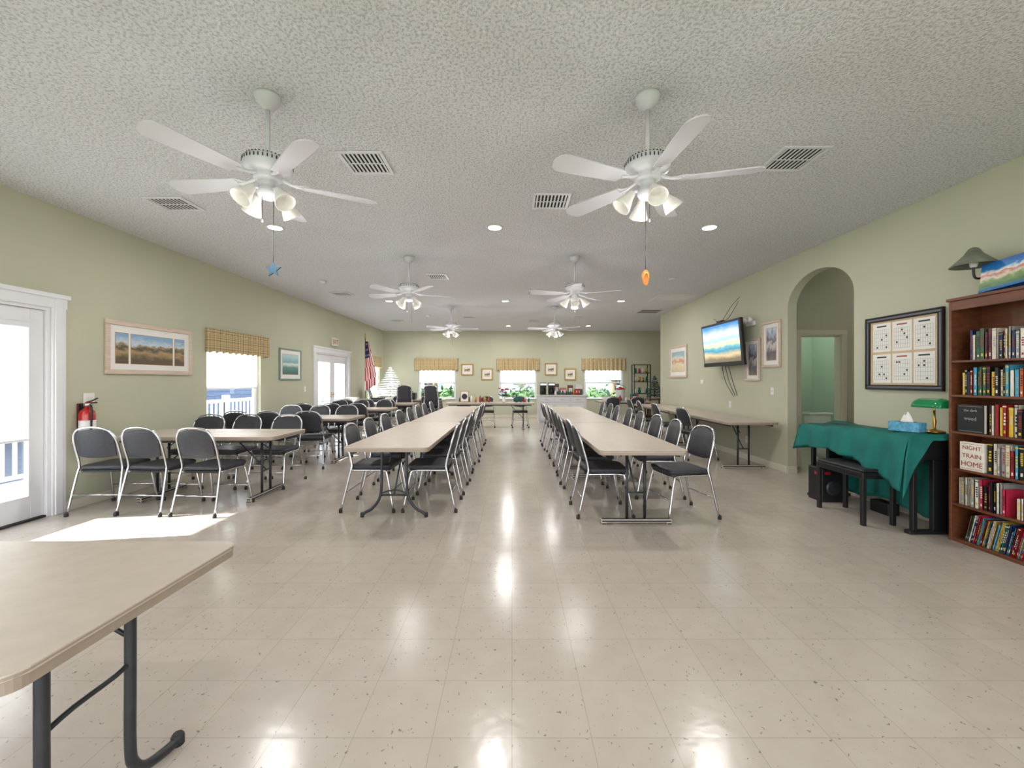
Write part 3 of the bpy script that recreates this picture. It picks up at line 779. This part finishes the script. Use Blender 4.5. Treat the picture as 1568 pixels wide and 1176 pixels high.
# ------------------------------------------------------------------ counter and coffee things
CX1 = 2.3
b = B(['white', 'mat_w', 'brass', mat('counter_laminate', (206, 200, 190), .3, var=(40, .1))])
b.box(.82, CX1, 12.9, 13.5, .1, .87, 0); b.box(.85, CX1-.03, 12.95, 13.5, 0, .1, 1); b.box(.79, CX1+.03, 12.86, 13.52, .87, .91, 3, bev=.006)
for k in range(3):
    x = .84+k*.485; b.box(x, x+.465, 12.88, 12.9, .14, .66, 0, bev=.006); b.box(x+.06, x+.405, 12.872, 12.882, .2, .6, 1, bev=.004)
    b.box(x, x+.465, 12.88, 12.9, .69, .85, 0, bev=.006); b.tube([(x+.17, 12.87, .77), (x+.17, 12.85, .77), (x+.29, 12.85, .77), (x+.29, 12.87, .77)], .005, 2)
b.done('kitchen_counter')
b = B(['black', 'chrome', 'glass'])
b.box(-.1, .1, -.12, .12, 0, .03, 0, bev=.008); b.box(-.1, .1, .02, .12, .03, .30, 0, bev=.008); b.box(-.1, .1, -.12, .12, .27, .38, 0, bev=.012)
b.lathe([(.06, 0), (.075, .03), (.075, .12), (.055, .16), (.055, .19)], 0, (0, -.045, .032), 18); b.tube([(0, -.12, .19), (0, -.17, .17), (0, -.16, .08), (0, -.11, .07)], .01, 0, sub=3)
b.box(-.09, .09, -.125, -.118, .3, .35, 1)
cm = b.done('coffee_maker', loc=(.98, 13.15, .91)); dup(cm, 'coffee_maker', (1.24, 13.15, .91))
def carton(x, y, z, w, d, h, m, name='grocery_carton'):
    b = B([m, 'mat_w', 'black']); b.box(-w/2, w/2, -d/2, d/2, 0, h, 0, bev=.004); b.box(-w*.35, w*.35, -d/2-.001, -d/2+.002, h*.3, h*.7, 1)
    b.box(-w/2-.001, w/2+.001, -.006, .006, h*.2, h+.001, 2); b.done(name, loc=(x, y, z))
carton(1.6, 13.1, .911, .2, .16, .22, 'red'); carton(1.83, 13.15, .911, .16, .16, .30, M['walnut']); carton(2.08, 13.1, .911, .24, .2, .18, 'red'); carton(2.08, 13.1, 1.093, .2, .18, .14, 'mat_w')
carton(1.42, 13.3, .911, .14, .14, .34, 'walnut'); carton(2.9, 12.6, .743, .3, .2, .12, 'mat_w'); carton(3.7, 12.65, .743, .2, .2, .2, 'teal'); carton(-4.35, 11.4, .743, .3, .2, .16, 'mat_w')
# bottles and jars: one grouped object per surface
def bottles(x, y, z, n, span):
    b = B(['red', 'mat_w', 'teal', 'brass', 'black'])
    for k in range(n):
        h = random.uniform(.12, .24); r = random.uniform(.025, .04); xx = -span/2+span*k/max(1, n-1)
        b.lathe([(0, 0), (r, 0), (r, h*.6), (r*.45, h*.8), (r*.4, h*.92)], random.randrange(4), (xx, random.uniform(-.06, .06), 0), 12)
        b.lathe([(r*.48, h*.9), (r*.48, h), (0, h)], 4, (xx, b.bm.verts[:][-1].co.y if False else 0, 0), 10) if False else None
    b.done('condiment_bottles', loc=(x, y, z))
bottles(1.75, 12.95, .911, 8, .8); bottles(-.9, 11.85, .743, 5, .5); bottles(.3, 11.85, .743, 4, .35); bottles(3.3, 12.45, .743, 6, .9)
# water jug with tap on the cross table
b = B([mat('white_jug', (206, 208, 212), .4), 'red', 'black'])
b.lathe([(0, 0), (.12, 0), (.13, .04), (.13, .3), (.12, .34)], 0, n=24); b.lathe([(.125, .34), (.13, .36), (.11, .39), (.04, .4), (.04, .42), (0, .42)], 1, n=24); b.tube([(0, -.13, .06), (0, -.17, .06), (0, -.17, .03)], .012, 2); b.tube([(-.13, 0, .3), (-.15, 0, .42), (0, 0, .48), (.15, 0, .42), (.13, 0, .3)], .006, 2, sub=4)
b.done('drink_cooler', loc=(3.3, 12.75, .743))
# flowers in a vase
b = B(['mat_w', M['red'], mat('leaf', (50, 96, 50), .6)])
b.lathe([(.04, 0), (.06, .06), (.035, .14), (.045, .17)], 0, n=16)
for k in range(16):
    a = 2*math.pi*k/16; r = random.uniform(.03, .14); z = random.uniform(.26, .4)
    b.tube([(0, 0, .14), (r*.4*math.cos(a), r*.4*math.sin(a), .22), (r*math.cos(a), r*math.sin(a), z)], .003, 2, n=5)
    for q in range(6):
        w = a+q*1.05; b.lathe([(0, 0), (.02, .01), (.024, .025), (0, .03)], 1, (r*math.cos(a)+.018*math.cos(w), r*math.sin(a)+.018*math.sin(w), z), 6)
    b.quad([(0, 0, .16), (r*math.cos(a+.4), r*math.sin(a+.4), .2), (1.4*r*math.cos(a+.5), 1.4*r*math.sin(a+.5), .26), (r*math.cos(a+.6), r*math.sin(a+.6), .23)], 2)
b.done('flower_vase', loc=(-.22, 11.6, .743))
b = B(['goldf', 'mat_w', 'black']); b.box(-.12, .12, -.01, .01, 0, .32, 0, bev=.004); b.box(-.1, .1, -.013, -.009, .02, .3, 1); b.lathe([(0, 0), (.08, 0), (.08, .006)], 2, (0, -.012, .16), 20, R=Matrix.Rotation(H, 3, 'X')); b.box(-.03, .03, 0, .1, 0, .01, 0)
b.done('desk_clock', loc=(-1.35, 11.9, .743))
for (x, y) in ((-3.3, 13.5), (-2.7, 13.6)):
    b = B(['black', 'legs']); b.box(-.2, .2, -.15, .15, 0, .22, 0, bev=.02); b.box(-.17, .17, -.156, -.148, .04, .18, 1, bev=.003); b.tube([(-.1, 0, .22), (-.1, 0, .26), (.1, 0, .26), (.1, 0, .22)], .01, 0)
    b.done('portable_stereo', loc=(x, y, .743))

# ------------------------------------------------------------------ bookcase
X0, X1, Y0, Y1 = 3.76, 4.03, 2.62, 3.60
b = B(['walnut'])
b.box(X0, X1, Y1-.022, Y1, 0, 2.05, bev=.003); b.box(X0, X1, Y0, Y0+.022, 0, 2.05, bev=.003)
b.box(X0-.012, X1, Y0-.012, Y1+.012, 2.04, 2.065, bev=.004); b.box(X1-.01, X1, Y0+.022, Y1-.022, .02, 2.04)
SH = [.03, .325, .625, .935, 1.245, 1.535]
for z in SH: b.box(X0+.004, X1-.01, Y0+.022, Y1-.022, z-.018, z, bev=.002)
b.box(X0+.01, X0+.03, Y0+.022, Y1-.022, 0, .015)
b.box(X0, X0+.02, Y0+.022, Y1-.022, 1.96, 2.04, bev=.003)
b.done('bookcase')
cols = [(24,24,26),(150,28,30),(214,206,188),(30,52,98),(232,226,214),(196,150,46),(60,100,70),(110,40,60),(40,110,140),(228,190,60),(90,70,56),(206,96,40),(70,160,190),(160,160,158),(44,40,62),(190,40,70)]
BM = [mat('book_cloth_%d' % i, c, .45, var=(30, .1)) for i, c in enumerate(cols)]
PAGE = mat('book_pages', (228, 220, 200), .8, var=(60, .06)); 
def books(z, ya, yb, h0, h1, t0, t1, lean=0, pal=None, xin=.022, skip=None):
    b = B(BM+[PAGE]); y = ya; pal = pal or range(len(BM)); np_ = len(BM)
    while y > yb+.05:
        t = random.uniform(t0, t1); h = random.uniform(h0, h1); d = random.uniform(.13, .17); c = random.choice(list(pal))
        Tl = Matrix.Translation((X0+xin+random.uniform(0, .015), y-t*math.cos(lean), z+.001)) @ Matrix.Rotation(lean, 4, 'X')
        old = b.T; b.T = Tl
        b.box(0, d, 0, .003, 0, h, c); b.box(0, d, t-.003, t, 0, h, c); b.box(0, .003, 0, t, 0, h, c)
        b.box(.003, d-.006, .003, t-.003, .004, h-.004, np_)
        lc = random.choice([2, 4, 9, 0, 13, 5, 1])
        if lc != c:
            # title block broken into letter-like bars
            a0 = h*random.uniform(.32, .42); a1 = h*random.uniform(.72, .86); nb = random.randint(4, 8)
            for g in range(nb):
                zz = a0+(a1-a0)*g/nb; b.box(-.0008, .0003, t*.26, t*random.uniform(.6, .76), zz, zz+(a1-a0)/nb*.62, lc)
            b.box(-.0008, .0003, t*.3, t*.7, h*.10, h*random.uniform(.16, .22), random.choice([2, 4, 9, lc]))
            if random.random() < .5: b.box(-.0008, .0003, 0, t, h*.92, h*.95, lc)
        b.T = old; y -= t*1.03/max(.6, math.cos(lean))+.0006
    return b.done('row_of_books')
books(SH[5], 3.46, 2.66, .20, .255, .016, .036, pal=[2, 4, 10, 13, 0, 6, 2, 3, 7])
books(SH[4], 3.52, 2.66, .185, .245, .014, .032, pal=[0, 1, 9, 4, 3, 12, 5, 0, 11, 6])
books(SH[3], 3.32, 2.66, .20, .25, .018, .036, pal=[2, 4, 1, 9, 6, 0, 3])
books(SH[2], 3.33, 2.66, .20, .255, .018, .04, pal=[0, 3, 2, 1, 13, 12, 5])
books(SH[1], 3.54, 3.16, .19, .24, .014, .032, pal=[2, 0, 4, 1, 15, 13]); books(SH[1], 3.14, 2.66, .12, .18, .016, .034, pal=[2, 4, 5, 10, 1])
books(SH[0], 3.50, 2.74, .19, .25, .008, .016, lean=.22, pal=[3, 8, 12, 9, 5, 1, 6, 4, 12, 15])
def faceout(y, z, w, h, c, lc, txt, xo=.012):
    b = B([BM[c], PAGE, BM[lc]]); b.box(0, .004, -w/2, w/2, 0, h, 0, bev=.001); b.box(.004, .026, -w/2+.004, w/2-.004, .003, h-.003, 1); b.box(.026, .03, -w/2, w/2, 0, h, 0, bev=.001)
    b.box(-.001, 0, -w/2+.012, w/2-.012, h*.05, h*.06, 2); b.box(-.001, 0, -w/2+.012, w/2-.012, h*.94, h*.95, 2)
    o = b.done('hardback_book', loc=(X0+xo, y, z+.001))
    for i, (s, sz) in enumerate(txt): text(s, sz, (X0+xo-.001, y, z+h*(.80-.29*i)), (H, 0, -H), BM[lc], o, .0004)
faceout(3.43, SH[2], .18, .23, 4, 1, (('NIGHT', .046), ('TRAIN', .050), ('HOME', .058))); faceout(3.44, SH[3], .20, .23, 0, 13, (('the dark', .030), ('wood', .040)))

# things on top: game box, sconce
gm = art('printed_box_art', [(.15, (44, 110, 60)), (.35, (120, 150, 70)), (.45, (226, 214, 196)), (.56, (196, 110, 80)), (.64, (236, 236, 236)), (.75, (40, 130, 200)), (.95, (30, 100, 180))], .22, 6)
b = B([gm, mat('blue_card', (30, 110, 180), .5)]); b.box(-.035, .035, -.25, .25, -.12, .12, 0, bev=.004); b.box(-.036, .036, -.251, .251, -.121, -.1, 1)
o = b.done('puzzle_box', loc=(3.90, 3.20, 2.215)); o.rotation_euler = (math.radians(-5), math.radians(12), 0)
dk = mat('olive_shade', (112, 116, 102), .5, var=(20, .1))
b = B([dk, 'legs', 'frost'])
b.lathe([(.028, .09), (.04, .095), (.06, .06), (.15, -.035), (.147, -.035), (.057, .055), (.03, .085)], 0, n=28)
b.lathe([(.012, .12), (.03, .11), (.045, .09), (.045, .085)], 0, n=20)
b.lathe([(.0, -.05), (.02, -.045), (.028, -.02), (.018, .02), (.015, .04)], 2, n=14)
b.tube([(0, 0, .05), (0, 0, -.10), (.03, 0, -.14), (.10, 0, -.12), (.165, 0, -.08)], .009, 1, sub=4)
b.lathe([(.05, 0), (.05, .012), (.03, .02)], 1, (.182, 0, -.08), 20, R=Matrix.Rotation(-H, 3, 'Y'))
b.done('wall_sconce', loc=(XR-.184, 3.50, 2.36))

# ------------------------------------------------------------------ piano with cloth
e = bpy.data.objects.new('covered_piano', None); sc.collection.objects.link(e)
b = B(['black', 'mat_w', 'legs'])
b.box(3.52, 3.98, 3.71, 4.98, .66, .86, 0, bev=.01); b.box(3.50, 3.66, 3.71, 4.98, .62, .68, 0, bev=.006)
for k in range(34): b.box(3.505, 3.62, 3.78+k*.0335, 3.812+k*.0335, .68, .69, 1)
for y in (3.71, 4.94):
    b.box(3.74, 3.98, y, y+.04, .03, .66, 0, bev=.004); b.box(3.56, 3.6, y, y+.04, .03, .62, 0, bev=.004); b.box(3.52, 4.0, y-.01, y+.05, 0, .035, 0, bev=.008)
b.box(3.94, 3.96, 3.75, 4.94, .15, .62, 0); b.box(3.78, 3.9, 4.2, 4.42, 0, .12, 0, bev=.01)
b.done('piano_body', loc=(0, 0, 0), parent=e)
b = B(['teal'])
ya, yb = 3.67, 5.04; xb, xf = 4.02, 3.485
def drop(y):
    t = max(0, 1-(y-ya)/.55); return .27+.22*t**1.3+.03*math.sin(y*5)
def top(x, y): return .872+.02*math.sin(y*3.1+x*4)+.006*math.sin(y*17+x*9)+.008*math.sin(x*23)
def cf(s, t):
    y = yb+(ya-yb)*s
    if t < .5: 
        x = xb+(xf-xb)*t/.5; return (x, y, top(x, y))
    q = (t-.5)/.5; 
    return (xf-.02*math.sin(min(1, q*3)*math.pi/2)-.05*q-.022*math.sin(y*19)*q-.01*math.sin(y*41)*q, y, top(xf, y)-drop(y)*q)
b.grid(cf, 70, 28, 0)
def ce(s, t):
    x = xf+(xb-xf)*s; d = .49*max(0, 1-s*2.2)**1.2+.05
    xo = -.07*t*(1-s) ; return (x+xo-.02*(1-s)*min(1, t*3), ya-.025*t-.008*math.sin(x*40)*t, top(x, ya)-d*t)
b.grid(ce, 24, 12, 0)
def cg(s, t):
    x = xf+(xb-xf)*s; return (x-.05*t*(1-s)-.02*(1-s), yb+.05*t+.015*math.sin(x*36)*t, top(x, yb)-.3*t)
b.grid(cg, 24, 12, 0)
b.grid(lambda s, t: (3.90-.02*math.sin(s*30)-.03*t, 4.92-1.16*s, .62-(.50+.03*math.sin(s*9))*t), 50, 10, 0)
b.done('piano_cover', loc=(0, 0, 0), parent=e, solid=.004)
b = B(['black', 'fabric'])
b.box(-.16, .16, -.30, .30, .44, .50, 0, bev=.006); b.box(-.155, .155, -.295, .295, .50, .53, 1, bev=.012)
for x in (-.14, .14):
    for y in (-.28, .28): b.box(x-.018, x+.018, y-.018, y+.018, 0, .44, 0, bev=.003)
b.done('piano_bench', loc=(3.45, 4.22, 0))
b = B(['black', 'legs', 'red']); b.box(-.13, .13, -.11, .11, 0, .38, 0, bev=.01); b.lathe([(.085, 0), (.085, .005), (.05, .0), (.02, .01)], 1, (0, -.111, .16), 20, R=Matrix.Rotation(H, 3, 'X')); b.box(-.1, -.04, -.115, -.11, .31, .34, 2)
b.box(-.135, -.128, -.06, .0, .3, .33, 2)
b.done('speaker_box', loc=(3.60, 4.79, 0))
# tissue box
b = B([mat('blue_tissue_card', (86, 158, 190), .5, var=(40, .35)), 'mat_w', 'dark']); b.box(-.06, .06, -.115, .115, 0, .085, 0, bev=.004)
b.prism([(.03*math.cos(t), .07*math.sin(t)) for t in [2*math.pi*k/20 for k in range(20)]], .085, .0865, 2)
b.grid(lambda s, t: (.022*math.cos(6.28*s)*(1+.4*math.sin(s*18)*t)*(1-.5*t), .05*math.sin(6.28*s)*(1-.75*t)*(1+.3*math.cos(s*25)*t), .085+.075*t*(1+.25*math.sin(s*12))), 36, 8, 1)
b.done('tissue_box', loc=(3.62, 3.83, .902), rz=.35)
# banker lamp
b = B(['brass', 'ggreen'])
b.lathe([(.075, 0), (.075, .012), (.05, .02), (.015, .03), (.01, .05), (.016, .1), (.009, .13), (.009, .20)], 0, n=24)
b.tube([(0, 0, .19), (0, 0, .24), (-.01, 0, .262)], .007, 0, sub=4)
def sh_(s, t):
    a = math.pi*t; w_ = .70+.30*math.sin(math.pi*min(1, max(0, s*6 if s < .5 else (1-s)*6))/2) if (s < .17 or s > .83) else 1.0
    return (-.02+.085*math.cos(a)*w_, -.14+.28*s, .225+.085*math.sin(a)*w_)
b.grid(sh_, 24, 14, 1)
for s in (0, 1): b.f([b.v(sh_(s, k/14)) for k in range(15)], 1)
b.tube([(-.02, -.10, .25), (-.02, .10, .25)], .012, 0)
b.done('bankers_lamp', loc=(3.84, 3.80, .895), rz=0, solid=.003)

# ------------------------------------------------------------------ outside
b = B([mat('patio_concrete', (200, 202, 206), .85, var=(3, .06))]); b.box(-7.0, XL-.15, -6, 24, -.2, -.06); b.done('ground_patio')
b = B([mat('asphalt', (72, 78, 90), .9, var=(5, .1))]); b.box(-14, -7.0, -6, 30, -.2, -.12); b.done('ground_driveway')
b = B([mat('grass', (78, 108, 52), .9, var=(4, .3), bump=(40, .6, .05))]); b.box(-30, 40, -30, 50, -.5, -.21); b.done('ground_lawn')
b = B(['vinylw'])
b.box(-6.65, -6.57, -3, 18, .86, .93, bev=.01); b.box(-6.63, -6.59, -3, 18, .05, .10)
y = -3
while y < 18:
    b.box(-6.625, -6.595, y, y+.03, .1, .86); y += .14
for k in range(12): b.box(-6.67, -6.55, -3+1.8*k, -2.88+1.8*k, -.06, 1.02, bev=.01)
b.done('porch_railing')
b = B([mat('lap_siding', (96, 112, 142), .6, var=(2, .03)), mat('roofing', (150, 146, 140), .9, var=(9, .1)), 'glass'])
for k in range(18): b.box(-13.0, -12.6+.01*(k % 2), -4, 29, -.2+.18*k, -.03+.18*k, 0)
b.box(-14, -12.2, -4.5, 29.5, 3.04, 3.2, 1)
b.done('neighbour_building')
lf = mat('foliage', (66, 98, 48), .7, var=(14, .55), bump=(20, .8, .08))
tr = mat('bark', (110, 90, 70), .9, var=(8, .2))
def shrub(x, y, z, s):
    b = B([lf])
    for k in range(260):
        a = random.uniform(0, 6.28); ph = math.acos(random.uniform(-.2, 1)); r = s*random.uniform(.6, 1)
        c = Vector((r*math.sin(ph)*math.cos(a)*1.3, r*math.sin(ph)*math.sin(a), r*math.cos(ph)*1.0))
        q = .16*s; u = Vector((random.uniform(-1, 1), random.uniform(-1, 1), random.uniform(-1, 1))).normalized()*q; w = u.orthogonal().normalized()*q*.5
        b.quad([c-u, c+w, c+u, c-w])
    b.lathe([(s*.5, -s*.3), (s*.95, 0), (s*.85, s*.35), (s*.45, s*.7), (0, s*.8)], 0, n=12)
    b.done('garden_shrub', loc=(x, y, z))
for x, y, s in ((-4.2, 18.4, .9), (-2.6, 18.4, 1.0), (-1.0, 18.1, .8), (.6, 18.2, .95), (1.9, 18.6, .8), (3.6, 18.0, .9), (5.2, 18.5, .9), (7.0, 18.6, .9)): shrub(x, y, -.1+s*.3, s)
def tree(x, y, h, s):
    b = B([tr, lf]); b.tube([(0, 0, 0), (.1, 0, h*.4), (-.05, .1, h*.7), (0, 0, h)], [.18, .07], 0, n=10, sub=4)
    for k in range(5): 
        a = k*1.26; b.tube([(0, 0, h*.6), (s*.5*math.cos(a), s*.5*math.sin(a), h*.9)], [.06, .02], 0)
    for k in range(500):
        c = Vector((random.gauss(0, s*.5), random.gauss(0, s*.5), h+random.gauss(0, s*.28))); q = .16
        u = Vector((random.uniform(-1, 1), random.uniform(-1, 1), random.uniform(-1, 1))).normalized()*q; w = u.orthogonal().normalized()*q*.5
        b.quad([c-u, c+w, c+u, c-w], 1)
    b.done('garden_tree', loc=(x, y, -.25))
tree(-4.5, 24, 3.2, 2); tree(0.5, 25, 3.6, 2.2); tree(5.5, 23, 3.0, 2); tree(9, 26, 3.5, 2.4)
b = B([mat('pale_house', (160, 174, 196), .7, var=(2, .05)), mat('grey_roof', (110, 110, 114), .9), 'trim', 'dark'])
b.box(-9, 12, 33, 38, -.2, 2.8, 0); b.prism([(-9.5, 2.8), (12.5, 2.8), (11, 4.3), (-8, 4.3)], -38.4, -32.6, 1, Tl=Matrix.Rotation(H, 4, 'X'))
for x in (-7, -4, 0, 4, 8): b.box(x, x+1.2, 32.95, 33, .9, 2.1, 2); b.box(x+.08, x+1.12, 32.93, 32.96, .98, 2.02, 3)
b.done('distant_house')

# ------------------------------------------------------------------ light
w = bpy.data.worlds.new('sky'); sc.world = w; w.use_nodes = True
nt = w.node_tree; bg = nt.nodes['Background']
sk = nt.nodes.new('ShaderNodeTexSky'); sk.sky_type = 'PREETHAM'; sk.turbidity = 3; sk.sun_direction = Vector((-.85, -.2, .5)).normalized()
mx = nt.nodes.new('ShaderNodeMix'); mx.data_type = 'RGBA'; mx.inputs[0].default_value = .85
nt.links.new(sk.outputs[0], mx.inputs[6]); mx.inputs[7].default_value = (.92, .94, 1.0, 1)
nt.links.new(mx.outputs[2], bg.inputs[0]); bg.inputs[1].default_value = 4.3
s = bpy.data.lights.new('sun', 'SUN'); s.energy = 22; s.angle = .012; s.color = (1, .97, .95)
so = bpy.data.objects.new('sun', s); sc.collection.objects.link(so); so.location = (-12, -3, 8)
so.rotation_euler = Vector((1, .16, -.42)).to_track_quat('-Z', 'Y').to_euler()
for (x, y, z, p) in ((5.9, 5.7, 2.95, 4), (5.2, 7.5, 2.95, 20)):
    b = B(['white', led]); b.lathe([(.11, 0), (.11, -.02), (.10, -.03)], 0); b.lathe([(.1, -.03), (.09, -.06), (.05, -.085), (0, -.09)], 1)
    o = b.done('ceiling_lamp', loc=(x, y, ZC-.001))
    l = bpy.data.lights.new('bulb', 'POINT'); l.energy = p; l.shadow_soft_size = .08; l.color = (1, .98, .94)
    lo = bpy.data.objects.new('bulb', l); sc.collection.objects.link(lo); lo.parent = o; lo.location = (0, 0, -.2)

# ------------------------------------------------------------------ camera
cam = bpy.data.cameras.new('camera'); co = bpy.data.objects.new('camera', cam); sc.collection.objects.link(co)
co.location = (0, 0, 1.37); co.rotation_euler = (H, 0, 0)
cam.sensor_width = 36; cam.sensor_fit = 'HORIZONTAL'; cam.lens = 640/1568*36; cam.shift_y = -6/1568; cam.clip_start = .05; cam.clip_end = 200
sc.camera = co
sc.view_settings.view_transform = 'Standard'
sc.view_settings.exposure = 0.36
